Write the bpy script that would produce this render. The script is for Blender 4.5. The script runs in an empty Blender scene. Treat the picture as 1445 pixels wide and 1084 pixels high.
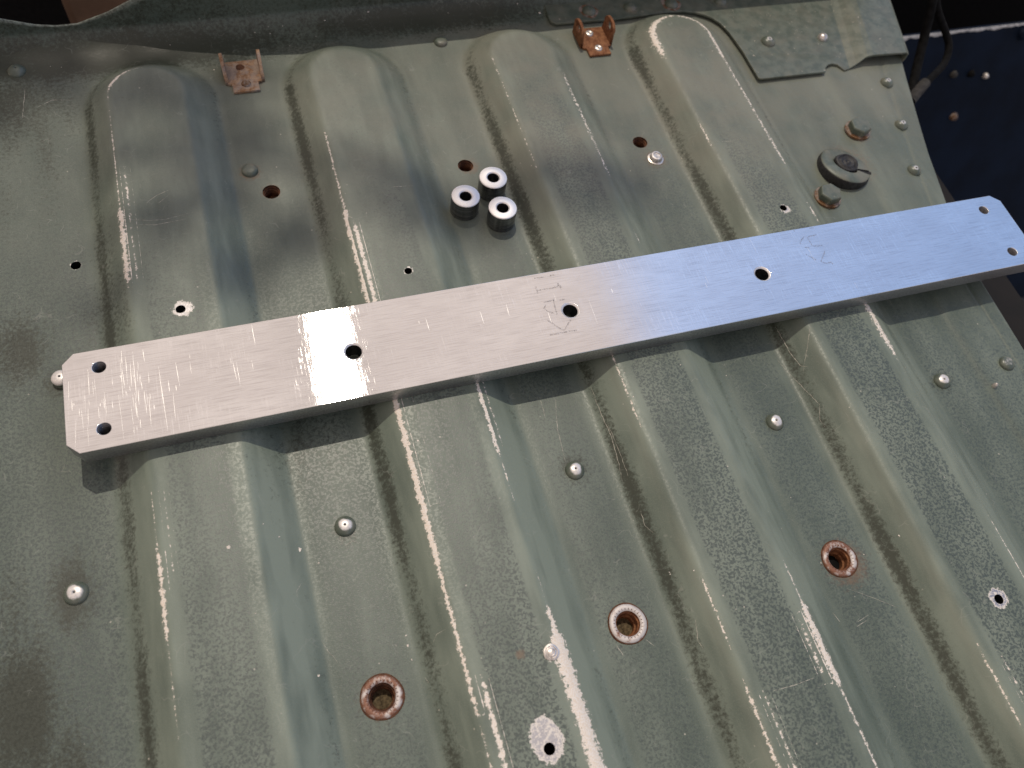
import bpy, bmesh, math, random
import numpy as np
from mathutils import Vector, Matrix

# ------------------------------------------------------------------ camera, sky, sun
S = 0.001                      # everything below is written in millimetres
H = 12.0                       # height of the pressed ribs
scene = bpy.context.scene
col = scene.collection
R = math.radians

cam_d = bpy.data.cameras.new('camera')
cam = bpy.data.objects.new('camera', cam_d); col.objects.link(cam); scene.camera = cam
CR = ((0.9491281, -0.2886108, 0.1259352), (-0.1991543, -0.8599719, -0.4698787), (0.2439128, 0.4208945, -0.8737015))
CC = (101.1864, -171.6547, 346.3162)
rt, dn, fw = [Vector(v) for v in CR]
m = Matrix((rt, -dn, -fw)).transposed().to_4x4()
m.translation = Vector(CC) * S + Vector((0, 0, H * S))
cam.matrix_world = m
cam_d.sensor_fit = 'HORIZONTAL'; cam_d.sensor_width = 36; cam_d.lens = 28.4141
cam_d.clip_start = 0.01; cam_d.clip_end = 200
cam_d.dof.use_dof = True; cam_d.dof.focus_distance = 0.40; cam_d.dof.aperture_fstop = 11

SUN = Vector((0.045, 0.455, 1.0)).normalized()
elev = math.asin(SUN.z); azim = math.atan2(SUN.x, SUN.y)
sd = bpy.data.lights.new('sun', 'SUN'); sd.energy = 1.5; sd.angle = R(0.6); sd.color = (1.0, 0.90, 0.76)
sun = bpy.data.objects.new('sun', sd); col.objects.link(sun)
sun.rotation_euler = SUN.to_track_quat('Z', 'Y').to_euler()

world = bpy.data.worlds.new('World'); scene.world = world; world.use_nodes = True
wn, wl = world.node_tree.nodes, world.node_tree.links
for n in list(wn): wn.remove(n)
wout = wn.new('ShaderNodeOutputWorld'); wbg = wn.new('ShaderNodeBackground')
sky = wn.new('ShaderNodeTexSky'); sky.sky_type = 'NISHITA'; sky.sun_disc = False
sky.sun_elevation = elev; sky.sun_rotation = azim; sky.dust_density = 0.4; sky.ozone_density = 3.5
wbg.inputs['Strength'].default_value = 0.15
# a bank of bright haze cloud round the sun, clear blue beyond it (the bar mirrors both)
tc = wn.new('ShaderNodeTexCoord'); sx = wn.new('ShaderNodeSeparateXYZ'); wl.new(tc.outputs['Generated'], sx.inputs[0])
def wmath(op, a, b=None):
    n = wn.new('ShaderNodeMath'); n.operation = op
    for i, v in enumerate((a, b)):
        if v is None: continue
        if isinstance(v, (int, float)): n.inputs[i].default_value = v
        else: wl.new(v, n.inputs[i])
    return n.outputs[0]
den = wmath('ADD', wmath('MAXIMUM', sx.outputs['Z'], 0.0), 0.12)
cu = wmath('DIVIDE', sx.outputs['X'], den); cv = wmath('DIVIDE', sx.outputs['Y'], den)
cb = wn.new('ShaderNodeCombineXYZ'); wl.new(cu, cb.inputs[0]); wl.new(cv, cb.inputs[1])
nz = wn.new('ShaderNodeTexNoise'); nz.inputs['Scale'].default_value = 1.6; nz.inputs['Detail'].default_value = 5
wl.new(cb.outputs[0], nz.inputs['Vector'])
edge = wmath('ADD', wmath('SUBTRACT', 0.43, cu), wmath('MULTIPLY', wmath('SUBTRACT', nz.outputs['Fac'], 0.5), 0.16))
mr = wn.new('ShaderNodeMapRange'); mr.interpolation_type = 'SMOOTHSTEP'
mr.inputs['From Min'].default_value = -0.05; mr.inputs['From Max'].default_value = 0.05
wl.new(edge, mr.inputs['Value'])
# unseen haze cloud added beyond the blue gap to neutralise the right rib flanks
mr2 = wn.new('ShaderNodeMapRange'); mr2.interpolation_type = 'SMOOTHSTEP'
mr2.inputs['From Min'].default_value = 1.4; mr2.inputs['From Max'].default_value = 2.0; mr2.inputs['To Max'].default_value = 0.8
wl.new(wmath('ADD', cu, wmath('MULTIPLY', wmath('SUBTRACT', nz.outputs['Fac'], 0.5), 0.8)), mr2.inputs['Value'])
cloud = wn.new('ShaderNodeMix'); cloud.data_type = 'RGBA'
cloud.inputs['B'].default_value = (3.45, 2.86, 2.66, 1)
wl.new(wmath('MAXIMUM', mr.outputs[0], mr2.outputs[0]), cloud.inputs['Factor']); wl.new(sky.outputs[0], cloud.inputs['A'])
wl.new(cloud.outputs['Result'], wbg.inputs['Color']); wl.new(wbg.outputs[0], wout.inputs[0])

scene.render.engine = 'CYCLES'
vs = scene.view_settings
vs.view_transform = 'Standard'; vs.look = 'None'; vs.gamma = 1; vs.use_curve_mapping = False; vs.exposure = 0.25

# ------------------------------------------------------------------ small helpers
rnd = random.Random(7)
def tag(o, label=None, cat=None, group=None, kind=None):
    if label: o['label'] = label
    if cat: o['category'] = cat
    if group: o['group'] = group
    if kind: o['kind'] = kind
    return o
def mesh_obj(name, verts, faces, mat, parent=None, loc=(0, 0, 0), smooth=False, rot=(0, 0, 0)):
    me = bpy.data.meshes.new(name)
    me.from_pydata([(x * S, y * S, z * S) for x, y, z in verts], [], faces)
    return link(name, me, mat, parent, loc, smooth, rot)
def link(name, me, mat, parent=None, loc=(0, 0, 0), smooth=False, rot=(0, 0, 0)):
    if mat and not me.materials: me.materials.append(mat)
    if smooth:
        me.polygons.foreach_set('use_smooth', [True] * len(me.polygons))
    o = bpy.data.objects.new(name, me); col.objects.link(o)
    o.location = Vector(loc) * S; o.rotation_euler = rot
    if parent: o.parent = parent
    return o
def empty(name, loc=(0, 0, 0), parent=None, rz=0):
    o = bpy.data.objects.new(name, None); col.objects.link(o); o.location = Vector(loc) * S
    o.empty_display_size = 0.01; o.rotation_euler = (0, 0, rz)
    if parent: o.parent = parent
    return o
def lathe_mesh(name, prof, seg=32, wob=0.0, sharp=35):
    v, f, rings = [], [], []
    for r, z in prof:
        if r < 1e-6: rings.append([len(v)]); v.append((0, 0, z))
        else:
            ring = []
            for k in range(seg):
                a = 2 * math.pi * k / seg
                rr = r * (1 + wob * math.sin(3 * a + r) + wob * 0.7 * math.sin(5 * a + 2))
                ring.append(len(v)); v.append((rr * math.cos(a), rr * math.sin(a), z))
            rings.append(ring)
    for a, b in zip(rings, rings[1:]):
        for k in range(seg):
            k2 = (k + 1) % seg
            q = [a[k % len(a)], a[k2 % len(a)], b[k2 % len(b)], b[k % len(b)]]
            q = [x for i, x in enumerate(q) if x not in q[:i]]
            if len(q) > 2: f.append(q)
    me = bpy.data.meshes.new(name)
    me.from_pydata([(x * S, y * S, z * S) for x, y, z in v], [], f)
    bm = bmesh.new(); bm.from_mesh(me); bmesh.ops.recalc_face_normals(bm, faces=bm.faces)
    for e in bm.edges:
        if len(e.link_faces) == 2 and e.calc_face_angle(0) > R(sharp): e.smooth = False
    bm.to_mesh(me); bm.free()
    me.polygons.foreach_set('use_smooth', [True] * len(me.polygons))
    return me
def lathe(name, prof, mat, parent=None, loc=(0, 0, 0), seg=32, rot=(0, 0, 0), wob=0.0, sharp=35):
    return link(name, lathe_mesh(name, prof, seg, wob, sharp), mat, parent, loc, False, rot)
def plate_mesh(name, outline, holes, th, bevel=0.25, seg=36):
    """flat plate of thickness th (z from 0 to th), bevelled edges, round holes [(x, y, r)]"""
    cu = bpy.data.curves.new(name, 'CURVE'); cu.dimensions = '2D'; cu.fill_mode = 'BOTH'
    def add(pts):
        sp = cu.splines.new('POLY'); sp.points.add(len(pts) - 1)
        for p, (x, y) in zip(sp.points, pts): p.co = (x * S, y * S, 0, 1)
        sp.use_cyclic_u = True
    add(outline)
    for x, y, r in holes:
        add([(x + (r + bevel * 0) * math.cos(2 * math.pi * k / seg), y + r * math.sin(2 * math.pi * k / seg)) for k in range(seg)])
    cu.extrude = (th / 2 - bevel) * S; cu.bevel_depth = bevel * S; cu.bevel_resolution = 1; cu.offset = -bevel * S
    t = bpy.data.objects.new('tmp', cu); col.objects.link(t)
    dg = bpy.context.evaluated_depsgraph_get()
    me = bpy.data.meshes.new_from_object(t.evaluated_get(dg)); me.name = name
    bpy.data.objects.remove(t); bpy.data.curves.remove(cu)
    me.materials.clear()
    bm = bmesh.new(); bm.from_mesh(me)
    bmesh.ops.remove_doubles(bm, verts=bm.verts, dist=1e-6)
    bmesh.ops.translate(bm, verts=bm.verts, vec=(0, 0, th / 2 * S))
    bmesh.ops.recalc_face_normals(bm, faces=bm.faces)
    bm.to_mesh(me); bm.free()
    return me
def box_bm(bm, x0, x1, y0, y1, z0, z1, bev=0.0):
    r = bmesh.ops.create_cube(bm, size=1)
    bmesh.ops.scale(bm, vec=((x1 - x0) * S, (y1 - y0) * S, (z1 - z0) * S), verts=r['verts'])
    bmesh.ops.translate(bm, vec=((x0 + x1) / 2 * S, (y0 + y1) / 2 * S, (z0 + z1) / 2 * S), verts=r['verts'])
    if bev:
        es = {e for v in r['verts'] for e in v.link_edges}
        bmesh.ops.bevel(bm, geom=list(es), offset=bev * S, segments=2, affect='EDGES')
def bm_obj(name, bm, mat, parent=None, loc=(0, 0, 0), smooth=False, rot=(0, 0, 0)):
    me = bpy.data.meshes.new(name); bm.to_mesh(me); bm.free()
    return link(name, me, mat, parent, loc, smooth, rot)

# ------------------------------------------------------------------ material helpers
class NT:
    def __init__(self, name):
        self.m = bpy.data.materials.new(name); self.m.use_nodes = True
        self.n, self.l = self.m.node_tree.nodes, self.m.node_tree.links
        self.b = self.n['Principled BSDF']; self.out = self.n['Material Output']
    def put(self, sock, v):
        if isinstance(v, (int, float)): sock.default_value = v
        elif isinstance(v, tuple): sock.default_value = v if len(v) == 4 or sock.type == 'VECTOR' else (*v, 1)
        else: self.l.new(v, sock)
    def set(self, **k):
        for a, v in k.items(): self.put(self.b.inputs[a.replace('_', ' ')], v)
    def math(self, op, a, b=None, c=None, clamp=False):
        n = self.n.new('ShaderNodeMath'); n.operation = op; n.use_clamp = clamp
        for i, v in enumerate((a, b, c)):
            if v is not None: self.put(n.inputs[i], v)
        return n.outputs[0]
    def co(self, scale=(1, 1, 1), kind='Object', rot=(0, 0, 0)):
        t = self.n.new('ShaderNodeTexCoord'); mp = self.n.new('ShaderNodeMapping')
        mp.inputs['Scale'].default_value = scale; mp.inputs['Rotation'].default_value = rot
        self.l.new(t.outputs[kind], mp.inputs[0]); return mp.outputs[0]
    def noise(self, vec, scale, detail=2, rough=0.5, dist=0.0):
        n = self.n.new('ShaderNodeTexNoise'); self.l.new(vec, n.inputs['Vector'])
        n.inputs['Scale'].default_value = scale; n.inputs['Detail'].default_value = detail
        n.inputs['Roughness'].default_value = rough; n.inputs['Distortion'].default_value = dist
        return n.outputs['Fac']
    def vor(self, vec, scale, feature='F1', rand=1.0):
        n = self.n.new('ShaderNodeTexVoronoi'); n.feature = feature; self.l.new(vec, n.inputs['Vector'])
        n.inputs['Scale'].default_value = scale; n.inputs['Randomness'].default_value = rand
        return n.outputs['Distance']
    def ramp(self, v, a, b, lo=0.0, hi=1.0):
        n = self.n.new('ShaderNodeMapRange'); self.put(n.inputs['Value'], v); n.interpolation_type = 'SMOOTHSTEP'
        n.inputs['From Min'].default_value = a; n.inputs['From Max'].default_value = b
        n.inputs['To Min'].default_value = lo; n.inputs['To Max'].default_value = hi
        return n.outputs[0]
    def mix(self, f, a, b):
        n = self.n.new('ShaderNodeMix'); n.data_type = 'RGBA'
        self.put(n.inputs['Factor'], f); self.put(n.inputs['A'], a); self.put(n.inputs['B'], b)
        return n.outputs['Result']
    def mixf(self, f, a, b):
        n = self.n.new('ShaderNodeMix'); n.data_type = 'FLOAT'
        self.put(n.inputs['Factor'], f); self.put(n.inputs['A'], a); self.put(n.inputs['B'], b)
        return n.outputs['Result']
    def attr(self, name):
        n = self.n.new('ShaderNodeAttribute'); n.attribute_name = name; return n.outputs['Fac']
    def bump(self, h, strength, dist=0.001):
        n = self.n.new('ShaderNodeBump'); self.put(n.inputs['Height'], h)
        n.inputs['Strength'].default_value = strength; n.inputs['Distance'].default_value = dist
        self.l.new(n.outputs[0], self.b.inputs['Normal']); return n.outputs[0]

GREEN_D, GREEN_L = (0.058, 0.082, 0.066), (0.204, 0.242, 0.196)
CREAM = (0.72, 0.63, 0.52)

def paint_floor():
    t = NT('weathered_green_paint'); v = t.co()
    n_big = t.noise(v, 14, 2, 0.55)
    n_mid = t.noise(v, 60, 2, 0.6)
    vs_ = t.co((1, 0.22, 1)); streak = t.noise(vs_, 120, 2, 0.65)
    fine = t.noise(v, 1900, 1, 0.6)
    jag = t.noise(v, 520, 4, 0.78)
    mott = t.ramp(t.noise(v, 800, 1, 0.5, 0.5), 0.38, 0.60)
    # pale rubbed paint; grey-green bloom with dark worm-like speckle where it was left alone
    cover = t.ramp(t.math('ADD', t.math('MULTIPLY', n_big, 0.55), t.math('MULTIPLY', streak, 0.45)), 0.34, 0.64, 0.35, 1.0)
    tone = t.mix(t.math('MULTIPLY', cover, t.attr('oxide_and_light')), GREEN_D, GREEN_L)
    spot = t.math('MULTIPLY', t.math('SUBTRACT', 1.0, mott), t.ramp(t.math('ADD', t.attr('spot'), t.math('MULTIPLY', t.math('SUBTRACT', jag, 0.5), 1.1)), 0.25, 0.75))
    base = t.mix(t.math('MULTIPLY', spot, 0.78), tone, (0.050, 0.066, 0.062))
    base = t.mix(t.math('MULTIPLY', t.ramp(fine, 0.45, 0.75), 0.20), base, (0.24, 0.255, 0.21))
    # brownish settled dust
    dust = t.math('MULTIPLY', t.attr('dust'), t.ramp(t.math('ADD', t.math('MULTIPLY', n_mid, 0.5), t.math('MULTIPLY', n_big, 0.5)), 0.3, 0.62, 0.3, 1.0))
    base = t.mix(t.math('MULTIPLY', dust, 0.72), base, (0.200, 0.192, 0.152))
    # oily dark stains
    st = t.ramp(t.math('ADD', t.attr('stain'), t.math('ADD', t.math('MULTIPLY', t.math('SUBTRACT', streak, 0.5), 0.7), t.math('MULTIPLY', t.math('SUBTRACT', jag, 0.5), 1.7))), 0.25, 0.85)
    base = t.mix(t.math('MULTIPLY', st, 0.85), base, (0.030, 0.034, 0.023))
    # paint rubbed through on the rib edges to cream primer
    ed = t.math('ABSOLUTE', t.attr('edge'))
    q = t.math('ADD', t.math('SUBTRACT', t.attr('wear'), t.math('MULTIPLY', ed, t.attr('narrow'))), t.math('MULTIPLY', t.math('SUBTRACT', jag, 0.5), 4.2))
    worn = t.ramp(q, 0.36, 0.50)
    worn = t.math('MULTIPLY', worn, t.ramp(t.attr('wear'), 0.02, 0.12))
    soft = t.math('MULTIPLY', t.ramp(q, -0.45, 0.5), t.ramp(t.attr('wear'), 0.0, 0.3))
    base = t.mix(t.math('MULTIPLY', soft, 0.28), base, (0.26, 0.27, 0.22))
    base = t.mix(worn, base, t.mix(t.ramp(fine, 0.4, 0.6), CREAM, (0.78, 0.74, 0.68)))
    # scraped bare aluminium round drilled holes
    sq = t.math('ADD', t.attr('scrape'), t.math('MULTIPLY', t.math('SUBTRACT', jag, 0.5), 0.75))
    bare = t.ramp(sq, 0.10, 0.16)
    inner = t.math('MULTIPLY', t.ramp(sq, 0.16, 0.26), t.ramp(t.noise(v, 700, 3, 0.75), 0.36, 0.58))
    bcol = t.mix(inner, (0.70, 0.66, 0.60), (0.36, 0.355, 0.38))
    base = t.mix(bare, base, bcol)
    # rust bleeding round holes
    rq = t.math('ADD', t.attr('rust'), t.math('MULTIPLY', t.math('SUBTRACT', jag, 0.5), 1.2))
    base = t.mix(t.math('MULTIPLY', t.ramp(rq, 0.25, 0.8), 0.5), base, (0.20, 0.105, 0.055))
    # hair scratches
    warp = t.n.new('ShaderNodeVectorMath'); warp.operation = 'ADD'
    nn = t.n.new('ShaderNodeTexNoise'); t.l.new(v, nn.inputs['Vector']); nn.inputs['Scale'].default_value = 90
    sc = t.n.new('ShaderNodeVectorMath'); sc.operation = 'SCALE'; sc.inputs['Scale'].default_value = 0.012
    t.l.new(nn.outputs['Color'], sc.inputs[0]); t.l.new(v, warp.inputs[0]); t.l.new(sc.outputs[0], warp.inputs[1])
    hair = t.ramp(t.vor(warp.outputs[0], 75, 'DISTANCE_TO_EDGE'), 0.0, 0.018, 1, 0)
    hair = t.math('MULTIPLY', hair, t.ramp(t.noise(v, 110, 2), 0.54, 0.64))
    base = t.mix(t.math('MULTIPLY', hair, 0.30), base, (0.30, 0.31, 0.27))
    speck = t.math('MULTIPLY', t.ramp(t.vor(v, 160), 0.05, 0.075, 1, 0), t.ramp(n_mid, 0.55, 0.62))
    base = t.mix(t.math('MULTIPLY', speck, 0.7), base, (0.5, 0.47, 0.4))
    t.set(Base_Color=base, Metallic=t.math('MULTIPLY', inner, t.math('MULTIPLY', bare, 0.7)))
    rough = t.math('ADD', 0.44, t.math('MULTIPLY', t.math('SUBTRACT', mott, 0.5), 0.12))
    rough = t.math('ADD', rough, t.math('MULTIPLY', dust, 0.14))
    rough = t.math('SUBTRACT', rough, t.math('MULTIPLY', st, 0.06))
    t.set(Roughness=t.mixf(worn, rough, 0.6), Specular_IOR_Level=0.40)
    h = t.math('ADD', t.math('MULTIPLY', fine, 0.4), n_mid)
    t.bump(h, 0.30, 0.0003)
    return t.m

def paint_plain(name, wear=0.45, top=None, cream=0.5, dusty=0.3):
    """green paint on a fitting; paint rubbed through on raised tops (object z in mm from top[0] to top[1])"""
    t = NT(name); v = t.co()
    n = t.noise(v, 150, 3, 0.6); f = t.noise(v, 1500, 2)
    c = t.mix(t.ramp(n, 0.35, 0.65), (0.078, 0.098, 0.076), (0.125, 0.145, 0.115))
    c = t.mix(t.math('MULTIPLY', t.ramp(t.noise(v, 90, 3), 0.4, 0.7), dusty), c, (0.18, 0.165, 0.125))
    met = 0.0; rough = 0.42
    if top:
        s = t.n.new('ShaderNodeSeparateXYZ'); t.l.new(v, s.inputs[0])
        g = t.ramp(t.math('ADD', s.outputs['Z'], t.math('MULTIPLY', t.math('SUBTRACT', n, 0.5), 0.0016)), top[0] * S, top[1] * S)
        c = t.mix(g, c, t.mix(t.ramp(f, 0.35, 0.65), (0.78, 0.74, 0.70), (0.62, 0.60, 0.58)))
        met = t.math('MULTIPLY', g, 0.35); rough = t.mixf(g, 0.32, 0.38)
    else:
        sp = t.math('MULTIPLY', t.ramp(t.noise(v, 330, 4, 0.7), 0.66, 0.70), wear)
        c = t.mix(sp, c, CREAM)
    t.set(Base_Color=c, Metallic=met, Roughness=rough)
    t.bump(t.math('ADD', n, t.math('MULTIPLY', f, 0.4)), 0.25, 0.0003)
    return t.m

def rusty(name, a=(0.13, 0.045, 0.018), b=(0.30, 0.14, 0.065), grey=0.0):
    t = NT(name); v = t.co()
    n = t.noise(v, 300, 4, 0.7); f = t.noise(v, 1400, 3, 0.7)
    c = t.mix(t.ramp(n, 0.32, 0.68), a, b)
    c = t.mix(t.math('MULTIPLY', t.ramp(f, 0.5, 0.7), 0.5), c, (0.05, 0.022, 0.012))
    if grey: c = t.mix(t.math('MULTIPLY', t.ramp(t.noise(v, 170, 3, 0.6), 0.42, 0.58), grey), c, (0.27, 0.25, 0.235))
    t.set(Base_Color=c, Roughness=0.8, Specular_IOR_Level=0.3)
    t.bump(t.math('ADD', n, f), 0.6, 0.0005)
    return t.m

def flange_mat(name, lo, hi):
    t = NT(name); v = t.co()
    n = t.noise(v, 230, 4, 0.65)
    c = t.mix(t.ramp(n, lo, hi), (0.22, 0.10, 0.06), (0.60, 0.56, 0.53))
    c = t.mix(t.math('MULTIPLY', t.ramp(t.noise(v, 900, 2), 0.5, 0.7), 0.4), c, (0.42, 0.36, 0.32))
    t.set(Base_Color=c, Roughness=0.55, Metallic=0.25)
    t.bump(n, 0.2, 0.0003); return t.m

def aluminium_bar():
    t = NT('brushed_aluminium'); v = t.co()
    lon = t.noise(t.co((0.03, 1, 1)), 2200, 2, 0.6)          # mill grain along the bar
    crs = t.noise(t.co((1, 0.035, 1)), 1500, 2, 0.6)         # saw marks across it
    blot = t.noise(t.co((0.5, 1, 1)), 60, 4, 0.6)
    patch = t.ramp(t.noise(t.co((1, 1.3, 1)), 30, 3, 0.6), 0.40, 0.62)
    cross = t.math('MULTIPLY', t.ramp(crs, 0.50, 0.66), patch)
    cross = t.math('MULTIPLY', cross, t.ramp(t.noise(v, 500, 2, 0.6), 0.30, 0.62))
    c = t.mix(t.ramp(blot, 0.35, 0.7), (0.82, 0.81, 0.805), (0.90, 0.895, 0.89))
    c = t.mix(t.math('MULTIPLY', t.ramp(lon, 0.46, 0.68), 0.55), c, (0.60, 0.585, 0.58))
    c = t.mix(t.math('MULTIPLY', cross, 0.75), c, (0.99, 0.99, 0.99))
    tg = t.n.new('ShaderNodeCombineXYZ'); tg.inputs[0].default_value = 1; tg.inputs[1].default_value = 0
    h = t.math('ADD', t.math('MULTIPLY', lon, 0.35), t.math('MULTIPLY', crs, 0.65))
    nb = t.bump(h, 0.055, 0.0002)
    # two Beckmann lobes: sharp mill-finish sheen, stretched across the grain, over a dull oxidised one
    def lobe(rough, an):
        g = t.n.new('ShaderNodeBsdfAnisotropic'); g.distribution = 'BECKMANN'
        t.put(g.inputs['Color'], c); t.put(g.inputs['Roughness'], rough); g.inputs['Anisotropy'].default_value = an
        t.l.new(tg.outputs[0], g.inputs['Tangent']); t.l.new(nb, g.inputs['Normal']); return g.outputs[0]
    sharp = t.math('ADD', 0.142, t.math('ADD', t.math('MULTIPLY', cross, 0.10), t.math('MULTIPLY', t.math('SUBTRACT', blot, 0.5), 0.08)))
    mx = t.n.new('ShaderNodeMixShader'); mx.inputs[0].default_value = 0.20
    t.l.new(lobe(sharp, 0.78), mx.inputs[1]); t.l.new(lobe(0.62, 0.15), mx.inputs[2])
    t.l.new(mx.outputs[0], t.out.inputs['Surface']); t.n.remove(t.b)
    return t.m

def simple(name, c, rough=0.5, metal=0.0, spec=0.5, var=0.25, sc=200, bump=0.15):
    t = NT(name); v = t.co(); n = t.noise(v, sc, 4, 0.6)
    d = tuple(x * (1 - var) for x in c); l = tuple(min(1, x * (1 + var)) for x in c)
    t.set(Base_Color=t.mix(t.ramp(n, 0.3, 0.7), d, l), Roughness=rough, Metallic=metal, Specular_IOR_Level=spec)
    t.bump(n, bump, 0.0004); return t.m

M = {}
M['floor'] = paint_floor()
M['rivet'] = paint_plain('painted_rivet')
M['rivet_worn'] = paint_plain('worn_rivet', top=(2.15, 2.6))
M['rivet_tip'] = paint_plain('rivet_with_pale_tip', top=(2.6, 2.9), dusty=.5)  # small pale patch on top of the rivet
M['rivet_dusty'] = paint_plain('dusty_rivet', dusty=0.9)
M['rivet_bare'] = simple('bare_rivet_metal', (0.62, 0.58, 0.54), 0.38, 0.7, sc=500, var=0.3)
M['plate'] = paint_plain('painted_plate', wear=0.5, dusty=0.28)
M['bolt'] = paint_plain('painted_bolt', dusty=0.55)
M['rust'] = rusty('rust')
M['rust_grey'] = rusty('rust_and_bare_steel', (0.10, 0.050, 0.022), (0.23, 0.125, 0.060), 0.7)
M['rust_tan'] = rusty('tan_rust_on_steel', (0.22, 0.115, 0.055), (0.42, 0.29, 0.19), 0.5)
M['rust_dark'] = rusty('dark_rust', (0.055, 0.022, 0.012), (0.15, 0.065, 0.03))
M['flange'] = flange_mat('scuffed_steel_flange', 0.30, 0.46)
M['flange_rusty'] = flange_mat('rusty_steel_flange', 0.44, 0.66)
M['alu'] = aluminium_bar()
M['alu_side'] = simple('sawn_aluminium_edge', (0.48, 0.48, 0.485), 0.42, 1.0, sc=900, var=0.2, bump=0.2)
M['thread'] = simple('cut_thread', (0.16, 0.16, 0.165), 0.45, 1.0, sc=900, var=0.2, bump=0.2)
M['dark'] = simple('black_grime_shade', (0.008, 0.008, 0.008), 0.85, spec=0.1)  # grime in holes; on the backing sheet it paints in shade
M['soil'] = simple('packed_dirt', (0.11, 0.085, 0.05), 0.9, spec=0.1, var=0.6, sc=600, bump=0.5)
M['rubber'] = simple('aged_black_rubber', (0.018, 0.018, 0.019), 0.6, sc=500, var=0.6, bump=0.5)
M['navy'] = simple('navy_paint', (0.0035, 0.0085, 0.020), 0.7, spec=0.12, sc=20, var=0.3)
M['chip'] = simple('bare_chipped_edge', (0.30, 0.30, 0.30), 0.6, sc=300, var=0.4, bump=0.5)
M['cable'] = simple('black_cable_sheath', (0.006, 0.006, 0.006), 0.8, spec=0.1, sc=300, var=0.5, bump=0.5)
M['tape'] = simple('dusty_grey_tape', (0.035, 0.033, 0.030), 0.9, sc=300, var=0.4, bump=0.5)
M['brown'] = simple('brown_primer', (0.17, 0.10, 0.062), 0.6, sc=30, var=0.25)
M['brown_dark'] = simple('dark_brown_grime', (0.004, 0.0028, 0.002), 0.9, sc=60, var=0.4)
M['leaf'] = simple('leaf', (0.055, 0.095, 0.030), 0.5, sc=60, var=0.3)
M['bark'] = simple('bark', (0.09, 0.07, 0.05), 0.9, sc=60, var=0.4)
M['asphalt'] = simple('asphalt', (0.045, 0.045, 0.045), 0.9, sc=40, var=0.3)

# turned aluminium of the spacers: bright faced ends, sides darkened in the base colour as shade
def spacer_mats():
    t = NT('faced_aluminium'); v = t.co()
    s = t.n.new('ShaderNodeVectorMath'); s.operation = 'LENGTH'
    mp = t.co((1, 1, 0)); t.l.new(mp, s.inputs[0])
    cb = t.n.new('ShaderNodeCombineXYZ'); t.l.new(s.outputs['Value'], cb.inputs[0])
    rings = t.noise(cb.outputs[0], 2500, 2)
    t.set(Base_Color=t.mix(t.ramp(rings, 0.35, 0.65), (0.84, 0.82, 0.81), (0.95, 0.94, 0.93)), Metallic=1.0, Roughness=t.ramp(rings, 0.3, 0.7, 0.52, 0.66))
    t.bump(rings, 0.08, 0.0002)
    u = NT('shaded_aluminium_side'); 
    rz = u.noise(u.co((0.02, 0.02, 1)), 2600, 2)
    vert = u.noise(u.co((1, 1, 0.03)), 500, 2)
    u.set(Base_Color=u.mix(u.ramp(u.math('ADD', u.math('MULTIPLY', rz, 0.6), u.math('MULTIPLY', vert, 0.4)), 0.4, 0.62), (0.16, 0.16, 0.168), (0.34, 0.34, 0.35)), Metallic=1.0, Roughness=0.34)
    u.bump(rz, 0.12, 0.0002)
    return t.m, u.m
M['face'], M['side'] = spacer_mats()
def graphite():
    t = NT('pencil_graphite'); v = t.co()
    n = t.noise(v, 1500, 3, 0.7)
    t.set(Base_Color=(0.16, 0.15, 0.15), Roughness=0.6, Alpha=t.ramp(n, 0.40, 0.66, 0.0, 0.55))
    return t.m
M['graphite'] = graphite()
M['scratch'] = simple('scratched_paint', (0.34, 0.33, 0.28), 0.6, sc=700, var=0.5)
M['fleck'] = simple('cream_primer_chip', (0.70, 0.64, 0.56), 0.6, sc=700, var=0.25)

# ------------------------------------------------------------------ the ribbed floor
RIB_X = [49.5, 161.0, 273.5, 386.0]
TIP_Y, HALF = 221.0, 20.0
_d = np.arange(0, 60, 0.25)
_raw = np.clip((36.5 - np.concatenate([-_d[::-1][:-1], _d]).__abs__()) / (36.5 - 20.3), 0, 1) * H
_k = np.exp(-0.5 * (np.arange(-24, 25) * 0.25 / 1.35) ** 2); _k /= _k.sum()
_pr = np.convolve(np.pad(_raw, 24, mode='edge'), _k, 'valid')[len(_d) - 1:]
def rib_d(x, y):
    """distance from the spine of the nearest rib, and which rib"""
    best = np.full(np.broadcast(x, y).shape, 1e9); idx = np.zeros(best.shape, int)
    for i, c in enumerate(RIB_X):
        d = np.hypot(x - c, np.maximum(y - TIP_Y, 0))
        idx = np.where(d < best, i, idx); best = np.minimum(best, d)
    return best, idx
def wav(x, y):
    return (0.25 * np.sin(x / 31 + 1.3) * np.sin(y / 47 + .4) + 0.14 * np.sin(x / 13 + y / 29) + 0.10 * np.sin(y / 17 - x / 21 + 2)
            + 0.06 * np.sin(x / 6.1 + y / 50.0))
def height(x, y):
    x = np.asarray(x, float); y = np.asarray(y, float)
    d, i = rib_d(x, y)
    z = np.interp(d, _d, _pr) + 0.35 * np.clip(1 - (d / 20) ** 2, 0, 1)
    flat = np.clip((d - 36) / 6, 0, 1)
    z = z + wav(x, y) * (0.25 + 0.75 * flat)
    # edge strip on the right lies a touch proud, with a folded hem
    z = z + 0.9 / (1 + np.exp(-(x - 460) / 1.2)) - 0.5 * np.exp(-((x - 486) / 1.0) ** 2)
    return z
EDGE = np.array([(-320, 494), (-46, 495), (3.4, 497), (64, 508.8), (102.5, 519.5), (171, 542), (300, 588)])
def edge_x(y):
    return np.interp(y, EDGE[:, 0], EDGE[:, 1])

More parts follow.
